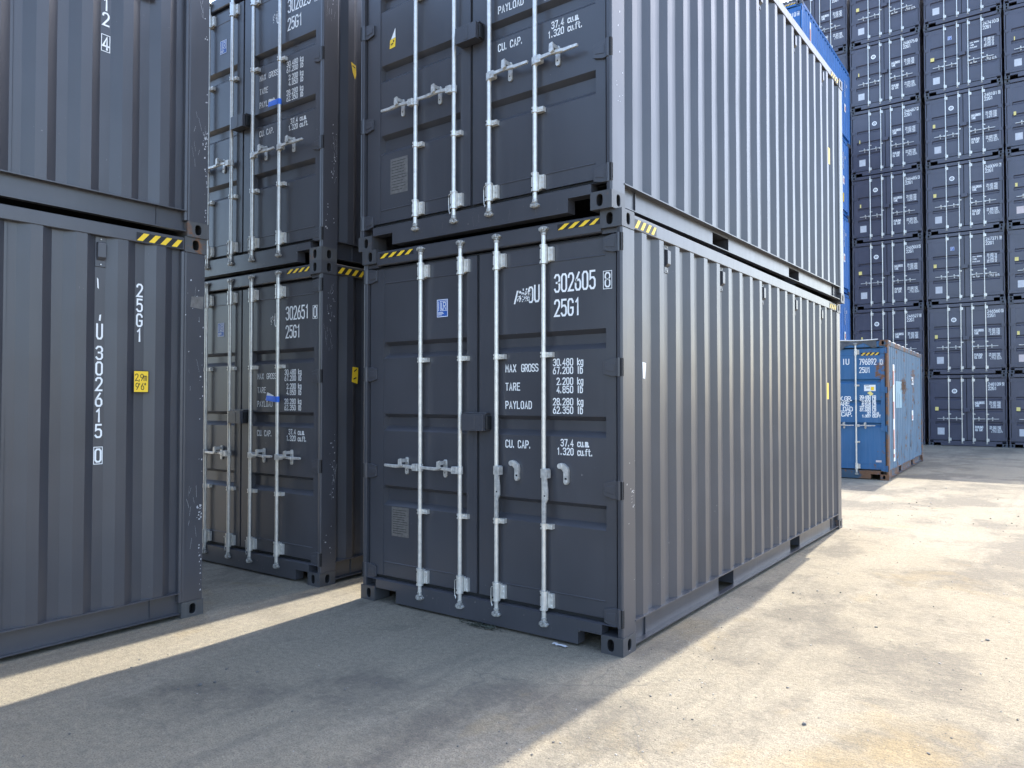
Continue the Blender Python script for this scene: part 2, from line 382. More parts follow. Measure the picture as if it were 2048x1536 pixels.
def leaf_mesh(x0, x1, z0, z1, ribs, ml, mr, sl_l, sl_r, mat, seams):
    """door leaf: flush edge members and a sheet with pressed horizontal grooves"""
    yf, ys, yg = .040, YD, .092
    prof = [(z0, ys)]
    cuts = []
    for a, b in sorted(ribs): cuts += [(a, ys), (a+.040, yg), (b-.030, yg), (b, ys)]
    prof += cuts+[(z1, ys)]
    xs = [(x0,'f'),(x0+ml,'f'),(x0+ml+.0005,'s'),(x0+ml+.0005+sl_l,'p'),(x1-mr-sl_r-.0005,'p'),(x1-mr-.0005,'s'),(x1-mr,'f'),(x1,'f')]
    mb = MB(); vs = []; n = len(prof)
    for x, k in xs:
        for z, y in prof: vs.append((x, yf if k == 'f' else ys if k == 's' else y, z))
    mb.add(vs, [(i*n+j, (i+1)*n+j, (i+1)*n+j+1, i*n+j+1) for i in range(len(xs)-1) for j in range(n-1)])
    for z in seams: mb.prism([(ys+.0005,z-.006),(ys-.004,z-.0025),(ys-.004,z+.0025),(ys+.0005,z+.006)], 0, x0+ml+.01, x1-mr-.01)
    mb.box(x0, x1, ys+.0525, ys+.057, z0, z1)
    for a, b in ((x0,x0+.003),(x1-.003,x1)): mb.box(a, b, yf+.0006, ys+.0520, z0, z1)
    for a, b in ((z0,z0+.003),(z1-.003,z1)): mb.box(x0+.0035, x1-.0035, yf+.0009, ys+.0520, a, b)
    return mb.mesh('door', mat)
def hinge_mesh(s, mat):
    """s=+1: right-hand hinge; pin line at x=0; blade towards -s*x"""
    mb = MB(); X = lambda x: -s*x
    pts = [(X(.012),-.058),(X(.045),-.060),(X(.115),-.042),(X(.115),.042),(X(.045),.060),(X(.012),.058)]
    mb.prism(pts, 1, .022, .0395)
    mb.prism([(X(.03),-.03),(X(.10),-.02),(X(.10),.02),(X(.03),.03)], 1, .0185, .0225)
    mb.cyl((0,.020), .0155, -.062, .062, 2, 10)
    mb.mi = 1
    a, b = sorted((X(-.030), X(-.0155)))
    mb.box(a, b, .006, .030, -.06, .06)
    return mb.mesh('hinge', [mat, M['hollow']], bevel=.0015)
def bracket_mesh(kind):
    """around the bar axis at origin; plate towards +x, fixed to the door sheet"""
    mb = MB(); ydoor = YD-YB
    if kind == 'big':
        mb.cyl((0,0), .0265, -.066, .066, 2, 14); mb.cyl((0,0), .029, -.066, -.058, 2, 14); mb.cyl((0,0), .029, .058, .066, 2, 14)
        mb.box(.004,.068,.012,ydoor-.004,-.048,.048); mb.box(-.026,.026,.012,ydoor-.003,-.055,.055)
        for z in (-.036,0,.036): mb.cyl((.050,z), .0085, .006, .0125, 1, 8)
        mb.mi = 1
        for z in (-.04,.04): mb.cyl((-.012,z), .0055, -.0275, -.022, 1, 8)
    else:
        mb.cyl((0,0), .0245, -.019, .019, 2, 14); mb.box(.004,.066,.004,ydoor-.003,-.017,.017); mb.box(-.022,.02,.010,ydoor-.004,-.016,.016)
        mb.cyl((.036,0), .007, -.001, .0045, 1, 8); mb.cyl((.055,0), .007, -.001, .0045, 1, 8)
        mb.mi = 1; mb.cyl((-.010,0), .005, -.0265, -.022, 1, 8)
    return mb.mesh('bar_bracket', [M['zinc'], M['hollow']], smooth=True)
def cam_mesh(up):
    s = 1 if up else -1; mb = MB()
    mb.cyl((0,0), .020, 0, s*.022, 2, 12); mb.cyl((0,0), .026, s*.022, s*.030, 2, 12)
    mb.prism([(-.032,s*.030),(.022,s*.030),(.040,s*.044),(.030,s*.058),(-.006,s*.064),(-.036,s*.052)], 1, -.016, .014)
    mb.box(-.016,.012,-.026,-.017, min(s*.034,s*.058), max(s*.034,s*.058))
    mb.mi = 1
    mb.prism([(.004,s*.024),(.052,s*.026),(.058,s*.050),(.040,s*.066),(.004,s*.062)], 1, .018, .036)
    return mb.mesh('cam_lock', [M['cam'], M['worn']], bevel=.003)
def handle_mesh(s):
    """closed handle lying level, pointing towards s*x from the bar axis at origin"""
    mb = MB(); X = lambda x: s*x
    mb.prism([(X(.012),-.026),(X(.062),-.026),(X(.066),-.02),(X(.066),.022),(X(.060),.028),(X(.012),.028)], 1, -.030, .014)
    mb.prism([(X(.060),-.012),(X(.150),-.004),(X(.205),-.009),(X(.235),-.012),(X(.365),-.006),(X(.368),.004),(X(.365),.014),(X(.235),.013),(X(.200),.016),(X(.150),.018),(X(.060),.014)], 1, -.034, -.016)
    mb.prism([(X(.195),-.007),(X(.250),-.010),(X(.250),.012),(X(.195),.014)], 1, -.041, -.0345)
    mb.cyl((X(.040),.001), .007, -.034, -.0302, 1, 8)
    mb.cyl((0,0), .0235, -.028, .028, 2, 14)
    return mb.mesh('handle', M['zinc_dull'], bevel=.0025)
def hanging_handle_mesh():
    mb = MB()
    mb.prism([(.006,-.030),(.050,-.030),(.050,.026),(.042,.034),(.014,.034),(.006,.026)], 1, -.040, .010)
    mb.prism([(.014,-.028),(.042,-.028),(.048,-.075),(.052,-.11),(.052,-.175),(.036,-.205),(.034,-.34),(.012,-.34),(.013,-.205),(.010,-.185),(.024,-.13),(.012,-.075)], 1, -.036, -.022)
    mb.cyl((.028,.002), .008, -.045, -.0405, 1, 8); mb.cyl((0,0), .0235, -.030, .030, 2, 14)
    mb.mi = 1; mb.cyl((.030,-.15), .007, -.0375, -.0365, 1, 8)
    return mb.mesh('handle', [M['zinc_dull'], M['hollow']], bevel=.0025)
def catch_mesh(kind):
    mb = MB()
    if kind == 'open':      # swivel hook with no handle in it
        mb.prism([(-.052,.068),(-.038,.078),(-.012,.072),(.018,.050),(.022,.030),(.022,-.052),(.012,-.066),(-.004,-.066),(-.013,-.052),(-.013,.018),(-.030,.036),(-.050,.040),(-.060,.054)], 1, .018, YD-.003)
        mb.cyl((-.040,.057), .019, .010, .0175, 1, 12); mb.cyl((.005,-.050), .013, .012, .0175, 1, 10)
        mb.mi = 1; mb.box(-.002,.016,.0165,.0178,-.034,-.020)
    else:                   # plate behind the handle, small hook over it
        mb.prism([(-.017,-.052),(-.009,-.064),(.009,-.064),(.017,-.052),(.017,.060),(.009,.072),(-.009,.072),(-.017,.060)], 1, YD-.016, YD-.003)
        mb.prism([(-.015,.060),(.012,.068),(.015,.010),(-.008,-.004),(-.018,.012)], 1, -.052, -.036)
        mb.box(-.012,.012,-.036,YD-.012,.035,.062)
        mb.mi = 1; mb.cyl((0,-.030), .006, YD-.0175, YD-.0165, 1, 8)
    return mb.mesh('handle_catch', [M['zinc_dull'], M['hollow']], bevel=.002)

def pat_hazard(n, x0, x1, z0, z1, lean):
    """slanted yellow bars inside a black strip"""
    q = []; wdt = (x1-x0)/n
    for i in range(n):
        a = x0+i*wdt; lo = max(x0, a-lean*.35); 
        q.append(((a,z0),(a+wdt*.48,z0),(min(x1,a+wdt*.48+lean),z1),(min(x1,a+lean),z1)))
    return q

# ------------------------------------------------------------------ the container builder
def container(name, label, T, z, H=2.896, mat='grey', cast='worn', detail=2, number=None, check=None, code='25G1', owner=None,
              open_right=False, phase=.313, group=None, marks='full', side_marks=True, lr=True, ribs=None, bars_on=True, vents=True, yaw_extra=0):
    root = bpy.data.objects.new(name, None); COL.objects.link(root); root.empty_display_size = .3
    c, s = math.cos(T[2]), math.sin(T[2]); lx, ly = -W/2, L/2
    root.location = (T[0]+c*lx-s*ly, T[1]+s*lx+c*ly, z); root.rotation_euler = (0,0,T[2])
    tag(root, label, 'container', group)
    P, PC = M[mat], M[cast]
    K = lambda *a: (mat, H)+a
    def part(nm, key, fn, loc=(0,0,0), parent=None):
        me = cached(key, fn)
        return put(nm, me, parent or root, (OFF+Vector(loc)) if parent is None else loc)
    # corner castings
    for sx, cx in ((1,0),(-1,-W)):
        for sy, cy in ((1,0),(-1,L)):
            for zz in (0, H-.118):
                part('corner_casting', ('cast',sx,sy,cast,detail>1), lambda: casting_mesh(sx, sy, PC, detail < 2), (cx,cy,zz))
    # posts
    def post(sx, front):
        mb = MB(); X = lambda x: x if sx > 0 else -W-x
        if front:
            pts = [(X(-.046),.014),(X(-.020),.010),(X(-.010),.013),(X(-.006),.020),(X(-.006),.186),(X(-.010),.192),(X(-.05),.192),(X(-.05),.10),(X(-.046),.10)]
        else:
            pts = [(X(-.006),L-.008),(X(-.006),L-.165),(X(-.010),L-.172),(X(-.006),L-.178),(X(-.012),L-.196),(X(-.055),L-.196),(X(-.16),L-.04),(X(-.16),L-.008)]
        mb.prism(pts, 2, .118, H-.118); return mb.mesh('corner_post', P, bevel=.003)
    for sx in (1,-1):
        for fr in (True, False): part('corner_post', K('post',sx,fr), lambda: post(sx, fr))
    # side walls, rails
    for sg, xo in ((1,-.013),(-1,-W+.013)):
        part('side_wall', K('side',sg,phase), lambda: corrugated(.175, L-.185, phase,   .1965, H-.104, xo, .036, 'y', sg).mesh('side_wall', P))
        part('bottom_rail', K('brail',sg), lambda: bottom_rail(sg, 0 if sg > 0 else -W).mesh('bottom_rail', P))
        def trail():
            mb = MB(); a, b = sorted((xo+sg*.006, xo-sg*.054)); mb.box(a, b, .1785, L-.1785, H-.107, H-.013); return mb.mesh('top_rail', P, bevel=.004)
        part('top_rail', K('trail',sg), trail)
    part('end_wall', K('end'), lambda: corrugated(-W+.165, -.165, -W+.30, .16, H-.10, L-.014, .045, 'x', 1, period=.25, fl=.11, sl=.03, ifl=.08).mesh('end_wall', P))
    part('end_rail', K('endr',1), lambda: MB().box(-W+.162,-.162,L-.09,L-.01,H-.10,H-.02).mesh('end_rail', P))
    part('end_rail', K('endr',0), lambda: MB().box(-W+.162,-.162,L-.10,L-.012,.02,.16).mesh('end_rail', P))
    def roof():
        mb = MB(); n = 22; y0, y1 = .13, L-.09; pts = []
        for i in range(n):
            a = y0+(y1-y0)*i/n; d = (y1-y0)/n
            pts += [(a,H-.035),(a+d*.35,H-.035),(a+d*.45,H-.018),(a+d*.9,H-.018)]
        pts.append((y1,H-.035)); vs = []
        for y, zz in pts: vs += [(-W+.072,y,zz),(-.072,y,zz)]
        mb.add(vs, [(2*i,2*i+1,2*i+3,2*i+2) for i in range(len(pts)-1)]); return mb.mesh('roof', P)
    part('roof', K('roof'), roof)
    part('floor', K('floor'), lambda: MB().box(-W+.066,-.066,.10,L-.105,.178,.186).mesh('floor', M['hollow']))
    # door end frame
    def header():
        mb = MB(); mb.prism([(.024,H-.140),(.016,H-.132),(.016,H-.030),(.024,H-.022),(.13,H-.022),(.13,H-.140)], 0, -W+.1625, -.1625); mb.box(-.1625,-.047,.03,.11,H-.150,H-.1185); mb.box(-W+.047,-W+.1625,.03,.11,H-.150,H-.1185)
        return mb.mesh('door_header', P)
    part('door_header', K('header'), header)
    def sill():
        mb = MB(); y0, y1 = .012, .10; A = -W+.1625; B = -.1625
        pts = [(A,.112),(A,.178),(B,.178),(B,.112),(-.345,.112),(-.345,.018),(-W+.395,.018),(-W+.395,.112)]
        mb.prism(pts, 1, y0, y1); mb.box(A,-W+.395,y0-.004,y0-.0005,.112,.120); mb.box(-.345,B,y0-.004,y0-.0005,.112,.120)
        mb.prism([(.0125,.1785),(.060,.1785),(.060,.186),(.030,.186)], 0, -W+.06, -.06)
        return mb.mesh('door_sill', P)
    part('door_sill', K('sill'), sill)
    def gasket():
        mb = MB(); zb, zt = .187, H-.1505
        mb.box(-W+.048,-.048,.058,.085,zb,.212); mb.box(-W+.048,-.048,.058,.085,H-.164,zt)
        for a, b in ((-W+.0505,-W+.064),(-.064,-.0505),(-1.2325,-1.2115)): mb.box(a,b,.056,.084,.2125,H-.1645)
        return mb.mesh('door_gasket', M['rubber'])
    part('door_gasket', K('gasket'), gasket)
    rb = ribs or ([(1.985,2.118),(1.398,1.537),(.795,.957)] if H > 2.7 else [(.765,.880),(1.225,1.340),(1.655,1.770)])
    rb2 = tuple(tuple(dp(0,q)[1] for q in r) for r in rb) if H > 2.7 else tuple(rb)
    seams = (dp(0,.337)[1], dp(0,2.599)[1]) if H > 2.7 else (.30, H-.32)
    zt = H-.166
    left = part('door', K('leafL',rb2), lambda: leaf_mesh(-W+.066, -1.234, .214, zt, rb2, .150, .098, .014, .006, P, seams))
    right = part('door', K('leafR',rb2), lambda: leaf_mesh(-1.210, -.066, .214, zt, rb2, .150, .075, .006, .006, P, seams))
    hz = [dp(0,q)[1] for q in (2.667,1.858,1.067,.252)] if H > 2.7 else [H-.24, 1.72, .90, .27]
    for d, sg, hx in ((right,1,-.036),(left,-1,-W+.036)):
        for q in hz: put('hinge', cached(('hinge',sg,mat), lambda: hinge_mesh(sg, P)), d, (hx,0,q))
    # lock box over the door joint
    def lockbox():
        mb = MB(); mb.box(-.105,.095,-.050,.036,-.060,.062); mb.box(-.112,.102,-.020,.0395,.0625,.074); mb.box(-.02,.02,-.0525,-.0505,-.05,.05)
        mb.mi = 1; mb.box(.0955,.112,-.02,.03,-.05,.05)
        return mb.mesh('lock_box', [P, M['rubber']], bevel=.004)
    lbz = dp(0,1.483)[1] if H > 2.7 else 1.30
    part('lock_box', K('lockbox'), lockbox, (-1.205,0,lbz))
    # locking bars
    hzn = (1.118 if H > 2.7 else .985); gz = (1.960,.776) if H > 2.7 else (1.155,)
    for i, bx in enumerate(BARS):
        bar = part('locking_bar', ('bar',H), lambda: MB().cyl((0,0), .0160, .150, H-.104, 2, 14).mesh('locking_bar', M['zinc'], smooth=True), (bx,YB,0))
        for q in ((.268, H-.236) if H > 2.7 else (.235, H-.215)):
            put('bar_bracket', cached(('brk',), lambda: bracket_mesh('big')), bar, (0,0,q))
        for q in gz: put('bar_guide', cached(('gd',), lambda: bracket_mesh('small')), bar, (0,0,q))
        put('cam_lock', cached(('cam',0), lambda: cam_mesh(False)), bar, (0,0,.150))
        put('cam_lock', cached(('cam',1), lambda: cam_mesh(True)), bar, (0,0,H-.104))
        sg = -1 if i < 2 else 1; d = left if i < 2 else right
        if open_right and i > 1:
            put('handle', cached(('hh',), hanging_handle_mesh), bar, (0,0,hzn+.022))
            put('handle_catch', cached(('catch','open'), lambda: catch_mesh('open')), d, (bx+.163,0,hzn+.020))
        else:
            put('handle', cached(('h',sg), lambda: handle_mesh(sg)), bar, (0,0,hzn))
            put('handle_catch', cached(('catch','shut'), lambda: catch_mesh('shut')), d, (bx+sg*.172,0,hzn))
        if detail > 1 and i in (1,2) :     # thin seal wire looped round the lower bracket
            put('seal_wire', cached(('wire',), lambda: MB().tube([(.030,-.012,.065),(.012,-.032,.050),(-.020,-.034,.035),(-.038,-.014,.020),(-.040,-.012,-.03),(-.036,-.014,-.08),(-.026,-.016,-.105),(-.020,-.014,-.09)], .0028, 5).mesh('seal_wire', M['zinc'])), bar, (0,0,.268))
    # lettering and plates
    YT = YD-.0022
    def letters(nm, key, quads, m='white', parent=right, y=YT):
        me = cached(key, lambda: decal(MB(), quads, 'y', y).mesh(nm, M[m]))
        return put(nm, me, parent)
    if number:
        q = []
        if H > 2.7:
            x, z0 = dp(-.515, 2.388); glyphs(q, number, x, z0, .116, .0375, .0185, .0135)
            if code: x, z0 = dp(-.515, 2.222); glyphs(q, code, x, z0, .108, .0365, .018, .0135)
        else:
            glyphs(q, number, -.560, 2.170, .108, .044, .022, .0165); glyphs(q, code, -.560, 2.020, .108, .044, .022, .0165)
        letters('serial_number', ('num',number,code,H), q)
    if check:
        q = []
        if H > 2.7:
            x0, z0 = dp(-.135, 2.372); x1, z1 = dp(-.069, 2.492); frame_quads(q, x0, x1, z0, z1, .004); glyphs(q, check, x0+.016, z0+.015, .092, .034, 0, .0100)
        else:
            frame_quads(q, -.150, -.078, 2.160, 2.286, .007); glyphs(q, check, -.131, 2.180, .086, .034, 0, .014)
        letters('check_digit', ('chk',check,H), q, y=.0378)
    if marks == 'full':
        q = []
        for t, z0 in (('MAX',1.848),('TARE',1.717),('PAYLOAD',1.587),('CU.',1.310)):
            x, zz = dp(-.934, z0); glyphs(q, t, x, zz, .050, .0215, .0125, .0075)
        x, zz = dp(-.795, 1.848); glyphs(q, 'GROSS', x, zz, .050, .0215, .0085, .0075)
        x, zz = dp(-.825, 1.310); glyphs(q, 'CAP.', x, zz, .050, .0215, .0115, .0075)
        for t, u, z0 in (('30.480','kg',1.882),('67.200','lb',1.826),('2.200','kg',1.752),('4.850','lb',1.696),('28.280','kg',1.613),('62.350','lb',1.556)):
            wd = twidth(t, .0205, .0095); x, zz = dp(-.372, z0); glyphs(q, t, x-wd, zz, .0445, .0195, .0105, .0070)
            x, zz = dp(-.335, z0); glyphs(q, u, x, zz, .0445, .0180, .0075, .0074)
        for t, u, z0 in (('37.4','cu.m.',1.335),('1.320','cu.ft.',1.277)):
            wd = twidth(t, .0205, .0095); x, zz = dp(-.370, z0); glyphs(q, t, x-wd, zz, .0445, .0195, .0105, .0070)
            x, zz = dp(-.335, z0); glyphs(q, u, x, zz, .0420, .0165, .0070, .0070)
        letters('weight_marking', ('weights',), q)
    elif marks in ('ring','lr'):
        q = []
        if marks == 'ring':
            for t, z0 in (('MAX.GROSS',1.525),('TARE',1.425),('PAYLOAD',.655),('CU. CAP.',.555)): glyphs(q, t, -.965, z0, .075, .026, .008, .013)
            for t, u, z0 in (('30.480','KGS',1.565),('67.200','LBS',1.505),('2.180','KGS',1.445),('4.810','LBS',1.385),('28.300','KGS',.690),('62.390','LBS',.630),('33.2','CU.M',.570),('1.172','CU.FT',.510)):
                wd = twidth(t, .025, .012); glyphs(q, t, -.335-wd, z0, .040, .025, .012, .009); glyphs(q, u, -.295, z0, .040, .024, .010, .009)
        else:
            for t, z0 in (('MAX GROSS',1.615),('TARE',1.525),('PAYLOAD',1.435),('CU. CAP.',.885)): glyphs(q, t, -.965, z0, .040, .022, .010, .010)
            for t, u, z0 in (('30.480','kg',1.655),('67.200','lb',1.600),('2.170','kg',1.545),('4.780','lb',1.490),('28.310','kg',1.435),('62.420','lb',1.380),('33.2','cu.m.',.925),('1.172','cu.ft.',.868)):
                wd = twidth(t, .025, .012); glyphs(q, t, -.335-wd, z0, .038, .025, .012, .009); glyphs(q, u, -.295, z0, .038, .024, .010, .009)
        letters('weight_marking', ('weights',marks), q)
    if owner == 'rubbed':
        q = []; rr = random.Random(5); x, z0 = dp(-.852, 2.330)
        # half-removed owner code: what is left of the letters and the scrubbed patch between them
        poly(q, [(x-.012,z0),(x+.002,z0),(x+.030,z0+.095),(x+.016,z0+.095)])
        glyphs(q, 'U', x+.172, z0+.006, .112, .036, .01, .0135)
        glyphs(q, '0', x+.120, z0+.004, .105, .034, .01, .012)
        for k in range(46):
            cx = x+.018+rr.random()*.11; cz = z0+.008+rr.random()*.088; a = .003+rr.random()*.009; b = .004+rr.random()*.014; sh = rr.uniform(-.004,.01)
            poly(q, [(cx,cz),(cx+a,cz+rr.uniform(-.003,.003)),(cx+a+sh,cz+b),(cx+sh,cz+b*rr.uniform(.7,1.2))])
        letters('owner_code', ('owner','rubbed'), q)
    elif owner:
        q = []; rr = random.Random(11); x, z0 = dp(-.800, 2.335)
        glyphs(q, owner, x+.122, z0+.004, .112, .036, .014, .013)
        for k in range(16):
            cx = x+.055+rr.random()*.06; cz = z0+.02+rr.random()*.08; a = .003+rr.random()*.008; b = .006+rr.random()*.016
            poly(q, [(cx,cz),(cx+a,cz),(cx+a+.003,cz+b),(cx+.002,cz+b)])
        letters('owner_code', ('owner',owner), q)
    if lr:
        def logo():
            x0, z0 = (dp(-1.597,2.283) if H > 2.7 else (-1.66,1.93)); x1, z1 = (dp(-1.484,2.421) if H > 2.7 else (-1.53,2.07))
            mb = MB(); a = []; rect(a, x0, x1, z0, z1); decal(mb, a, 'y', YT, 0)
            b = []; frame_quads(b, x0+.002, x1-.002, z0+.002, z1-.002, .0045)
            frame_quads(b, x0+.034, x1-.010, z0+.048, z1-.014, .0035)
            glyphs(b, 'L', x0+.046, z0+.062, .050, .016, 0, .0055); glyphs(b, 'R', x0+.066, z0+.058, .056, .024, 0, .0055)
            for i in range(9): rect(b, x0+.012, x0+.022, z0+.050+i*.0085, z0+.0545+i*.0085)
            for i in range(3): rect(b, x0+.012, x0+.012+(.052,.060,.040)[i], z0+.034-i*.009, z0+.0385-i*.009)
            decal(mb, b, 'y', YT-.0008, 1); return mb.mesh('class_sticker', [M['lrblue'], M['white']])
        put('class_sticker', cached(('lr',H), logo), left)
    if marks == 'ring':
        def ringm():
            mb = MB(); q = []; disc(q, -1.595, 1.985, .050, .085); disc(q, -1.595, 1.985, .018, .030); rect(q, -1.60, -1.59, 1.935, 1.96); decal(mb, q, 'y', YT); return mb.mesh('ring_emblem', M['white'])
        put('ring_emblem', cached(('ring',), ringm), left)
    return dict(root=root, left=left, right=right, part=part, H=H, letters=letters)

def sticker(parent, nm, quads_mats, plane, off, loc=(0,0,0)):
    mb = MB(); mats = []
    for i, (q, m) in enumerate(quads_mats): decal(mb, q, plane, off+(-1 if plane == 'y' else 1)*.0009*i, i); mats.append(M[m])
    return put(nm, mb.mesh(nm, mats), parent, loc)
def R_(x0, x1, z0, z1): q = []; rect(q, x0, x1, z0, z1); return q

def hazard_front(ct, left=True, right=True):
    H = ct['H']; z0, z1 = H-.083, H-.042
    for on, x0, x1 in ((right,-.505,-.168),(left,-2.245,-1.865)):
        if on: sticker(ct['root'], 'hazard_stripe', [(R_(x0,x1,z0,z1),'black'),(pat_hazard(4,x0+.004,x1-.004,z0+.002,z1-.002,.055),'yellow')], 'y', .0148, OFF)
def hazard_side(ct, ends=(0,1), mat='yellow'):
    H = ct['H']; z0, z1 = H-.098, H-.036
    for e in ends:
        y0, y1 = ((.190,.530),(L-.545,L-.192))[e]
        sticker(ct['root'], 'hazard_stripe', [(R_(y0,y1,z0,z1),'black'),(pat_hazard(4,y0+.003,y1-.003,z0+.002,z1-.002,.05),mat)], 'x', -.0055, OFF)
def vents(ct, ys, x=-.013):
    H = ct['H']
    def vm():
        mb = MB(); mb.box(-.002,.006,-.036,.036,-.105,.105); mb.prism([(.006,-.062),(.030,-.040),(.030,.060),(.006,.070)], 1, -.027, .027)
        mb.mi = 1; mb.cyl((0,.088), .008, .006, .011, 0, 8); mb.cyl((0,-.088), .008, .006, .011, 0, 8)
        return mb.mesh('vent', [M['grey'], M['zinc_dull']], bevel=.003)
    for y in ys: put('vent', cached(('vent',), vm), ct['root'], OFF+Vector((x,y,H-.215)))
def csc(ct, x0, x1, z0, z1, m='plate', lines=True):
    q = R_(x0,x1,z0,z1); l = []
    if lines:
        rr = random.Random(3)
        for i in range(11): zz = z1-.022-i*(z1-z0-.03)/11; rect(l, x0+.014, x1-.014-rr.random()*.05, zz-.0035, zz)
    sticker(ct['left'], 'approval_plate', [(q,m)]+([(l,'rubber')] if lines else []), 'y', YD-.0022)

TA, TA2, TB, TC = (0,0,0), (-.0499,-.0437,-.0184), (-2.9897,.0224,.010), (-3.0787,-7.0843,.0005)
H = 2.896
# ---- front stack, doors towards the camera
A = container('shipping_container', 'dark grey container 302605 at ground level, two door handles hanging down', TA, 0, number='302605', check='8', owner='rubbed', open_right=True, group='dark grey high containers in the foreground')
hazard_front(A); hazard_side(A); vents(A, (.775,1.89,3.0,4.11,5.22), -.049)
x0, z0 = dp(-2.079,.557); x1, z1 = dp(-1.889,.789); csc(A, x0, x1, z0, z1)
sticker(A['root'], 'torn_label', [([[(.318,1.795),(.352,1.792),(.366,1.90),(.312,1.905)]],'paper')], 'x', -.0115, OFF)
sticker(A['root'], 'height_label', [(R_(5.36,5.45,1.66,1.86),'yellow')], 'x', -.0115, OFF)
A2 = container('shipping_container', 'dark grey container on top of the front stack, above container 302605', TA2, H, number='302618', check='2', lr=True, cast='worn', group='dark grey high containers in the foreground')
hazard_side(A2); hazard_front(A2); vents(A2, (.775,1.89,3.0,4.11,5.22), -.049)
csc(A2, -2.10, -1.90, .44, .73)
sticker(A2['left'], 'peeled_yellow_label', [([[(-2.115,1.655),(-2.050,1.660),(-2.045,1.735),(-2.110,1.73)]],'yellow'),([[(-2.098,1.731),(-2.046,1.736),(-2.048,1.815)]],'paper'),([[(-2.10,1.68),(-2.07,1.69),(-2.075,1.70),(-2.10,1.692)],[(-2.072,1.70),(-2.06,1.705),(-2.06,1.72),(-2.075,1.715)]],'black')], 'y', YD-.0022)
sticker(A2['root'], 'height_label', [(R_(5.36,5.45,1.66,1.86),'yellow')], 'x', -.0115, OFF)
# ---- second stack, set back in the shade
B = container('shipping_container', 'dark grey container 302651 at ground level of the recessed stack, blue tape on a bar', TB, 0, number='302651', check='0', owner='U', cast='worn', group='dark grey high containers in the foreground')
B2 = container('shipping_container', 'upper container of the recessed shaded stack, blue tape flag and curled yellow label', TB, H, number='302623', check='1', owner='U', cast='rustworn', group='dark grey high containers in the foreground')
for ct in (B, B2):
    hazard_front(ct, left=False); hazard_side(ct, (0,))
    csc(ct, -2.10, -1.90, .54, .79)
def tapeflag(ct, zc, tilt):
    bar = [o for o in ct['root'].children if o.name.startswith('locking_bar')][3]
    mb = MB(); mb.cyl((0,0), .0192, zc-.026, zc+.026, 2, 14)
    mb.add([(-.155,-.014,zc-.024+tilt),(-.010,-.0188,zc-.026),(-.010,-.0188,zc+.026),(-.15,-.010,zc+.024+tilt)], [(0,1,2,3)])
    mb.add([(-.155,-.0125,zc-.024+tilt),(-.010,-.0173,zc-.026),(-.010,-.0173,zc+.026),(-.15,-.0085,zc+.024+tilt)], [(3,2,1,0)])
    mb.mi = 1
    mb.add([(-.17,-.0055,zc-.02+tilt),(-.05,-.010,zc+.0+tilt*.5),(-.045,-.010,zc+.03+tilt*.5),(-.145,-.0045,zc+.055+tilt)], [(0,1,2,3)])
    put('tape_flag', mb.mesh('tape_flag', [M['tape'], M['paper']]), bar)
tapeflag(B, 1.655, .012); tapeflag(B2, 1.555, .004)
sticker(B['root'], 'yellow_label', [([[(.372,1.815),(.442,1.80),(.452,1.95),(.380,1.955)]],'yellow'),([[(.392,1.835),(.43,1.85),(.426,1.862),(.395,1.85)],[(.40,1.905),(.436,1.93),(.43,1.94),(.398,1.918)]],'black')], 'x', -.0115, OFF)
sticker(B2['root'], 'curled_yellow_label', [([[(.345,1.90),(.405,1.885),(.410,1.80),(.395,1.75),(.365,1.81)]],'yellow'),([[(.36,1.865),(.398,1.855),(.398,1.865),(.362,1.875)]],'black')], 'x', -.0115, OFF)
# ---- left stack, long side towards the camera
PH = .313+.070
C1 = container('shipping_container', 'dark grey container 302615 at ground level on the left, long corrugated side shown', TC, 0, phase=PH, number='302615', check='0', cast='rustworn', group='dark grey high containers in the foreground')
C2 = container('shipping_container', 'upper container of the left stack, long side with 12 and boxed 4 shown', (TC[0]+.012,TC[1]+.012,TC[2]), H, phase=PH, number='302612', check='4', cast='rustworn', group='dark grey high containers in the foreground')
for ct, num, chk in ((C1,'302615','0'),(C2,'302612','4')):
    yc, yc2 = 5.283, 5.561; q = []
    for i, ch in enumerate(num): glyphs(q, ch, yc-.019, 2.020-.088-i*.1087, .086, .038, 0, .0125)
    frame_quads(q, yc-.031, yc+.031, 1.200, 1.322, .005); glyphs(q, chk, yc-.018, 1.218, .086, .036, 0, .0125)
    glyphs(q, 'U', yc-.017, 2.075, .10, .034, 0, .0125)
    rr = random.Random(2)
    poly(q, [(yc-.022,2.50),(yc-.012,2.49),(yc-.008,2.42),(yc-.018,2.43)])
    poly(q, [(yc-.006,2.20),(yc+.006,2.20),(yc+.010,2.245),(yc-.002,2.24)])
    for i, ch in enumerate('25G1'): glyphs(q, ch, yc2-.018, 2.402-i*.1087, .086, .036, 0, .0125)
    sticker(ct['root'], 'serial_number', [(q,'white')], 'x', -.0468, OFF)
    l = []; yl, zl = yc2-.056, 1.700
    glyphs(l, '2,9m', yl+.014, zl+.088, .046, .0185, .0055, .005); glyphs(l, "9'6\"", yl+.018, zl+.022, .046, .0185, .0055, .005)
    # the label stands across the groove on its own stiff backing
    mb = MB(); mb.box(-.0120,-.0112,yl,yl+.112,zl,zl+.160)
    mb.mi = 1; decal(mb, R_(yl+.005,yl+.107,zl+.005,zl+.155), 'x', -.0105, 1); decal(mb, l, 'x', -.0098, 0)
    put('height_label', mb.mesh('height_label', [M['black'], M['yellow']]), ct['root'], OFF)
    hazard_side(ct, (1,)); vents(ct, (5.283,), -.049)
    sticker(ct['root'], 'weld_seam', [(R_(4.712,4.716,.2,2.78),'grey')], 'x', -.0462, OFF)
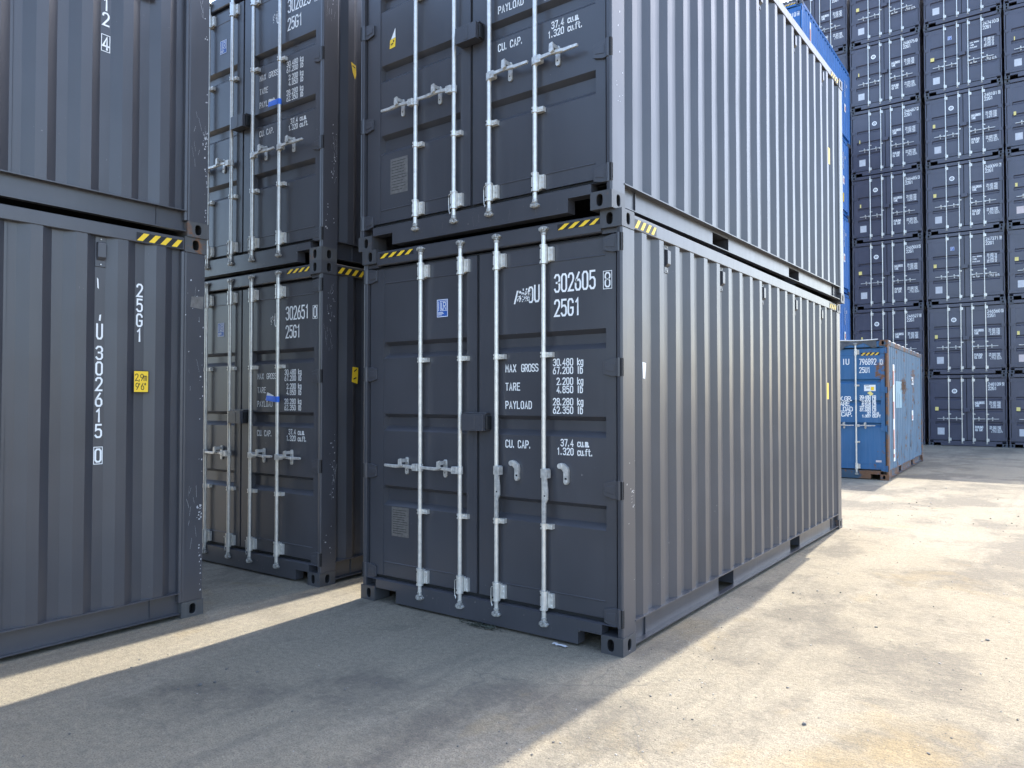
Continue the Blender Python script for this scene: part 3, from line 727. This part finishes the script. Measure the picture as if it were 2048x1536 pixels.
sticker(C1['root'], 'scraped_label', [([[(5.93,2.36),(6.035,2.35),(6.04,2.45),(5.94,2.44)]],'plate')], 'x', -.0045, OFF)

# ---- scuffs and drips on the foreground containers
def scuffs(ct, plane, off, spots, seed, nm='paint_scuff', m='pale'):
    r9 = random.Random(seed); q = []
    for u, v, du, dv, n, kind in spots:
        for i in range(n):
            a, b = u+r9.uniform(-du,du), v+r9.uniform(-dv,dv)
            if kind == 'chip': e = r9.uniform(.002,.007); poly(q, [(a-e,b-e*.8),(a+e*r9.uniform(.4,1),b-e*.5),(a+e*.7,b+e*r9.uniform(.6,1.6)),(a-e*.5,b+e)])
            else:
                l = r9.uniform(.03,.10); k = r9.uniform(-.35,.35); t = r9.uniform(.0006,.0016); poly(q, [(a,b),(a+t,b),(a+t+l*k,b+l),(a+l*k,b+l)])
    sticker(ct['root'], nm, [(q,m)], plane, off, OFF)
for ct, sd_ in ((C1,41),(C2,42)):
    scuffs(ct, 'x', -.0052, [(6.030,.35,.012,.22,16,'chip'),(6.025,1.5,.015,.9,14,'chip'),(5.97,.75,.05,.25,9,'line'),(6.02,.78,.02,.06,18,'chip'),(5.95,2.2,.06,.4,8,'chip'),(5.96,2.0,.05,.5,5,'line')], sd_)
for ct, sd_ in ((B,43),(B2,44)):
    scuffs(ct, 'x', -.0052, [(.14,1.05,.03,.3,18,'chip'),(.10,2.35,.06,.3,14,'line'),(.15,.9,.03,.2,10,'line'),(.12,2.5,.05,.16,16,'chip'),(.10,.4,.05,.12,8,'chip')], sd_)
scuffs(A, 'x', -.0052, [(.15,1.0,.02,.06,14,'chip'),(.12,.9,.06,.5,6,'chip')], 45); scuffs(A2, 'x', -.0052, [(.12,1.0,.05,.35,10,'chip'),(.15,1.9,.03,.3,8,'line')], 46)
for ct, sd_ in ((A,47),(A2,48),(B,49),(B2,50)):
    scuffs(ct, 'y', .0112, [(-1.25,.055,.75,.02,16 if ct is A2 else 5,'line'),(-1.2,.10,.9,.06,9,'chip')], sd_, 'dirt_drip', 'plate')

# ---- far wall of navy containers
h = 2.591
DX, DY = .8923, 26.9647
COLX = {0:-4.19, 1:-1.656, 2:DX, 3:DX+2.49}
DATA = {(1,0):(None,'0','ring'),(1,1):('246527','8','ring'),(1,2):('246503','5','ring'),(1,3):('246485','3','ring'),(1,4):('246487','2','ring'),(1,5):('248075','0','ring'),(1,6):(None,None,'lr'),
        (2,0):('248109','9','ring'),(2,1):('246560','5','ring'),(2,2):('247371','9','lr'),(2,3):('248099','7','ring'),(2,4):('248101','5','ring'),(2,5):('247410','3','lr'),(2,6):(None,None,'lr'),(0,6):('242437','7','ring')}
ORD = ['ground level','second tier','third tier','fourth tier','fifth tier','sixth tier','top tier']
rj = random.Random(21)
for ci in range(4):
    for r in range(7):
        num, chk, mk = DATA.get((ci,r), (None,None,'ring' if (ci+r) % 3 else 'lr'))
        colname = {0:'far wall column behind the blue stack', 1:'left full column of the far wall', 2:'right full column of the far wall', 3:'far wall column at the right edge'}[ci]
        lab = ('navy container %s, %s of the %s' % (num, ORD[r], colname)) if num else 'navy container at %s of the %s' % (ORD[r], colname)
        jx, jy = rj.uniform(-.012,.012), rj.uniform(-.03,.03)
        ct = container('shipping_container', lab, (COLX[ci]+jx, DY+jy, .0031), r*h, H=h, mat='navy', cast='navy_dark', detail=1, number=num, check=chk, code='22G1', marks=mk, lr=(mk=='lr'), group='navy containers of the far wall')
        pm = 'pale' if ci != 3 else ('pale','pink','pale','pink','pale','pale','pale')[r]
        csc(ct, -2.145, -1.925, .40, .65, pm, False)
        zy = 1.38+rj.uniform(-.06,.06)
        sticker(ct['left'], 'small_yellow_label', [(R_(-2.20+rj.uniform(-.03,.06),-2.115+rj.uniform(.0,.02),zy-.065,zy+.065),'paleyellow')], 'y', YD-.0022)

# ---- blue stack behind the front stack
FX, FY = -3.31, 16.68
for r in range(5):
    T = (FX, FY, 0) if r < 4 else (FX-.05, FY+.55, 0)
    ct = container('shipping_container', 'bright blue container, %s of the narrow blue stack behind the front stack' % (ORD[r] if r < 4 else 'topmost'), T, r*h, H=h, mat='blue_clean', cast='navy_dark', detail=1, marks='none', lr=False, group='blue containers stacked behind the front stack', number='796810', check='4', code='25U1')
    if r == 4:
        hazard_front(ct); 
        def tarpfront():
            mb = MB(); mb.box(-W+.165,-.165,-.004,.0145,h-.02,h+.05)
            mb.mi = 1
            for i in range(7): mb.box(-W+.35+i*.28,-W+.35+i*.28+.05,-.008,-.0045,h-.0,h+.04)
            return mb.mesh('tarpaulin_edge', [M['tarp'], M['white']], bevel=.004)
        put('tarpaulin_edge', tarpfront(), ct['root'], OFF)
    sticker(ct['root'], 'reflective_strip', [(R_(.86,1.0,.75,2.3),'white'),(R_(.87,.96,1.5,2.1),'red')], 'x', -.0115, OFF)
    q = []; rr = random.Random(r)
    for i in range(5): glyphs(q, '30269'[i], 5.28, 2.02-i*.12, .09, .05, 0, .018)
    glyphs(q, 'U1', 5.50, 1.95, .09, .05, .02, .018)
    sticker(ct['root'], 'side_number', [(q,'white')], 'x', -.0115, OFF)
    sticker(ct['root'], 'side_label', [(R_(5.20,5.42,1.05,1.32),'paper'),(R_(5.30,5.40,1.10,1.25),'red')], 'x', -.0113, OFF)
    if r in (1,3): sticker(ct['root'], 'side_label', [(R_(5.20,5.34,.45,.75),'yellow')], 'x', -.0113, OFF)

# ---- weathered blue open-top container on the ground
TE = (-.5213, 12.6113, .0238)
E_ = container('open_top_container', 'weathered blue open top container 796892 standing alone with rusty corner posts', TE, 0, H=H, mat='blue', cast='rusty_blue', marks='none', lr=False, number='796892', check='0', code='25U1', phase=.32, ribs=[(2.0,2.09),(1.55,1.65),(1.09,1.19)])
for o in E_['root'].children:
    if o.name.split('.')[0] == 'side_wall': me = o.data.copy(); me.materials[0] = M['faded_blue']; o.data = me
    if o.name.split('.')[0] in ('corner_post','top_rail','bottom_rail','door_sill','end_rail'):
        me = o.data.copy(); me.materials[0] = M['rusty_blue']; o.data = me
q = []
for t, z0 in (('MAX.GR.',1.64),('TARE',1.53),('PAYLOAD',1.42),('CU.CAP.',1.31)): glyphs(q, t, -.69-twidth(t,.05,.014) if t != 'TARE' else -.99, z0, .085, .05, .014, .016)
for t, u, z0 in (('30.480','KG',1.70),('67.200','LB',1.645),('2.515','KG',1.585),('5.545','LB',1.53),('27.965','KG',1.475),('61.660','LB',1.42),('37','CU.M',1.355),('1.307','CU.FT',1.295)):
    wd = twidth(t,.028,.010); glyphs(q, t, -.34-wd, z0, .046, .028, .010, .012); glyphs(q, u, -.30, z0, .046, .026, .008, .012)
glyphs(q, 'IU', -.88, 2.41, .11, .055, .02, .017)
E_['letters']('weight_marking', ('Ew',), q)
sticker(E_['right'], 'paper_label', [(R_(-.46,-.24,1.84,1.97),'paper'),(R_(-.33,-.27,1.855,1.93),'yellow'),([[(-.44,1.945),(-.36,1.945),(-.36,1.955),(-.44,1.955)],[(-.42,1.90),(-.35,1.90),(-.35,1.912),(-.42,1.912)]],'black'),([[(-.40,1.80),(-.34,1.84),(-.28,1.78),(-.33,1.74)]],'paleyellow')], 'y', YD-.0022)
sticker(E_['right'], 'paper_label', [(R_(-.25,-.13,.365,.405),'pink')], 'y', YD-.0022)
z0, z1 = 2.585, 2.645
sticker(E_['right'], 'hazard_stripe', [(R_(-.52,-.16,z0,z1),'black'),(pat_hazard(4,-.515,-.165,z0+.003,z1-.003,.05),'yellow')], 'y', YD-.0022)
stripe = [(R_(.75,.99,.34,2.42),'white')]; rq = []
for a, b in ((2.28,1.98),(1.62,1.25),(1.02,.60),(.50,.42)): rect(rq, .77, .90, b, a)
sticker(E_['root'], 'reflective_strip', stripe+[(rq,'red')], 'x', -.0105, OFF)
sticker(E_['root'], 'repainted_patch', [(R_(1.16,2.08,1.48,2.07),'paleblue')], 'x', -.0112, OFF)
rq = []; r5 = random.Random(31)
for i in range(260):
    cy, cz = r5.gauss(2.45,.22), r5.gauss(1.96,.10); e = r5.uniform(.008,.03)
    poly(rq, [(cy-e,cz-e*.6),(cy+e*.8,cz-e),(cy+e,cz+e*.7),(cy-e*.6,cz+e)])
sticker(E_['root'], 'rust_patch', [(rq,'rust')], 'x', -.0095, OFF)
for (cy,cz,wd,ht) in ((1.35,.9,.05,.3),(2.9,1.5,.03,.25),(3.6,.8,.05,.35),(4.4,1.9,.04,.4),(5.1,1.2,.05,.3),(1.9,.55,.06,.22),(4.9,.5,.07,.18)):
    rq = []
    for i in range(22): y = cy+r5.gauss(0,wd); z = cz+r5.uniform(-ht,ht*.2); poly(rq, [(y-.008,z),(y+.008,z-.01),(y+.006,z+r5.uniform(.03,.12)),(y-.006,z+.03)])
    sticker(E_['root'], 'rust_streak', [(rq,'rust')], 'x', -.0093, OFF)
q = []; glyphs(q, '25U', 3.86, 2.05, .16, .10, .03, .03); sticker(E_['root'], 'side_number', [(q,'white')], 'x', -.0105, OFF)
sticker(E_['root'], 'side_label', [(R_(3.82,4.10,1.15,1.40),'paper'),(R_(3.88,4.02,1.18,1.28),'red')], 'x', -.0105, OFF)
def tarp():
    mb = MB(); n, k = 24, 26; rr = random.Random(4)
    vs = []
    for j in range(k+1):
        y = .02+(L-.04)*j/k
        for i in range(n+1):
            x = -W+.06+(W-.12)*i/n; e = min(i, n-i, 2)/2
            vs.append((x, y, H-.022+.035*e+.020*mnoise.noise(Vector((x*2.2,y*1.5,0)))*e))
    mb.add(vs, [(j*(n+1)+i, j*(n+1)+i+1, (j+1)*(n+1)+i+1, (j+1)*(n+1)+i) for j in range(k) for i in range(n)])
    # sagging front skirt over the header
    vs = []; rows = 5
    for a in range(rows):
        for i in range(n+1):
            x = -W+.19+(W-.40)*i/n
            drop = (.13+.055*math.sin(i*.55)+.03*math.sin(i*1.7))*a/(rows-1)
            vs.append((x, .006-.012*math.sin(i*1.3+a)*a/rows, H+.006-drop))
    mb.add(vs, [(a*(n+1)+i, (a+1)*(n+1)+i, (a+1)*(n+1)+i+1, a*(n+1)+i+1) for a in range(rows-1) for i in range(n)])
    mb.mi = 1
    mb.tube([(-W+.18+(W-.36)*i/12, .0, H+.014+.008*math.sin(i*1.1)) for i in range(13)], .012, 6)
    mb.tube([(-.03, .25+(L-.45)*i/24, H-.01+.010*math.sin(i*2.1)) for i in range(25)], .014, 6)
    return mb.mesh('tarpaulin', [M['tarp'], M['tarpedge']])
put('tarpaulin', tarp(), E_['root'], OFF)

# ------------------------------------------------------------------ loose things on the ground
def rock(mb, c, r, rr):
    t = (1+5**.5)/2; V = [(-1,t,0),(1,t,0),(-1,-t,0),(1,-t,0),(0,-1,t),(0,1,t),(0,-1,-t),(0,1,-t),(t,0,-1),(t,0,1),(-t,0,-1),(-t,0,1)]
    F = [(0,11,5),(0,5,1),(0,1,7),(0,7,10),(0,10,11),(1,5,9),(5,11,4),(11,10,2),(10,7,6),(7,1,8),(3,9,4),(3,4,2),(3,2,6),(3,6,8),(3,8,9),(4,9,5),(2,4,11),(6,2,10),(8,6,7),(9,8,1)]
    sx, sy, sz = rr.uniform(.7,1.3), rr.uniform(.7,1.3), rr.uniform(.45,.8); a = rr.uniform(0,6.28)
    vs = []
    for v in V:
        k = r/1.9*rr.uniform(.8,1.15); x, y, z = v[0]*sx*k, v[1]*sy*k, v[2]*sz*k
        vs.append((c[0]+x*math.cos(a)-y*math.sin(a), c[1]+x*math.sin(a)+y*math.cos(a), max(c[2]+z+r*sz*.55, .0005)))
    mb.add(vs, F)
rr = random.Random(9); mb = MB(); n = 0
def blocked(x, y):
    return (-2.45 < x < .01 and y > -.01) or (x < -3.05 and y < -1.0) or (x < -2.98 and y > 0) or (-3 < x < -.45 and 12.55 < y < 18.8)
while n < 5200:
    d = 1.2+rr.random()**1.6*15; a = rr.uniform(-.95,.95)+.6309
    x, y = cam.location.x-math.sin(a)*d, cam.location.y+math.cos(a)*d
    if blocked(x, y): continue
    dens = mnoise.noise(Vector((x*.9, y*.9, 3)))*.5+.5
    if x > .1: dens += .15
    if rr.random() > max(0, dens-.22)**3.2*3: continue
    r = .0014+.0042*rr.random()**4*(1+d*.14)
    mb.mi = 0 if rr.random() < .5 else 1
    rock(mb, (x,y,0), r, rr); n += 1
M['stone_pale'] = flat('pale_grit', (.36,.34,.30), .9, 0, .2, 30)
tag(put('gravel', mb.mesh('gravel', [M['stone'], M['stone_pale']])), 'scattered grit and tiny pebbles on the concrete yard', 'gravel', kind='stuff')
def px_ground(u, v):
    R = cam.rotation_euler.to_matrix(); d = R @ Vector(((u-1024)/1486.84, -(v-768)/1486.84, -1)); return cam.location + d*(-cam.location.z/d.z)
STONES = [(1975,1281,.014,'largest dark stone near the right edge on the sunlit concrete'),(1575,1376,.009,'dark stone in the sun just right of the shadow edge'),
          (1608,1450,.013,'broken dark stone in the sunlit foreground right of the shadow edge'),(1857,1508,.011,'dark stone at the bottom right corner of the sunlit ground'),
          (1752,1255,.012,'small dark stone alone in the middle of the sunlit ground'),(430,1366,.013,'right one of the two stones in the shaded foreground'),(400,1372,.015,'left one of the two stones in the shaded foreground')]
for u, v, r, lab in STONES:
    p = px_ground(u, v); mb = MB(); rock(mb, (0,0,0), r, rr); o = put('stone', mb.mesh('stone', M['stone']), None, p)
    tag(o, lab, 'stone', 'loose stones on the concrete')
# trodden weeds at the foot of the door sill and a scrap of plastic
M['weed'] = flat('dry_weed', (.05,.058,.042), .9, 0, .5, 40)
p = Vector((-1.13,-.03,0)); mb = MB()
for i in range(150):
    a = rr.gauss(0,.085); b = rr.gauss(0,.022); t = rr.uniform(0,6.28); l = rr.uniform(.012,.05); wd = rr.uniform(.002,.007); zz = rr.uniform(.001,.016)
    dx, dy = math.cos(t)*l, math.sin(t)*l*.5; nx, ny = -math.sin(t)*wd, math.cos(t)*wd
    mb.add([(a-nx,b-ny,zz),(a+nx,b+ny,zz),(a+dx+nx*.4,b+dy+ny*.4,zz+rr.uniform(-.0,.012)),(a+dx-nx*.4,b+dy-ny*.4,zz+rr.uniform(.0,.012))], [(0,1,2,3)])
tag(put('weed_clump', mb.mesh('weed_clump', M['weed']), None, p, (0,0,0)), 'flattened dark clump of dry weeds below the doors of container 302605', 'weeds')
p = px_ground(1120, 1292); mb = MB(); vs = []
for i in range(7):
    for j in range(3): vs.append((-.06+.02*i, -.014+.014*j+.006*math.sin(i*2), .003+.008*abs(math.sin(i*1.7+j*1.1))))
mb.add(vs, [(i*3+j, (i+1)*3+j, (i+1)*3+j+1, i*3+j+1) for i in range(6) for j in range(2)])
tag(put('paper_scrap', mb.mesh('paper_scrap', M['pale']), None, p, (0,0,-.1)), 'crumpled pale scrap of plastic on the ground beside the door sill', 'litter')
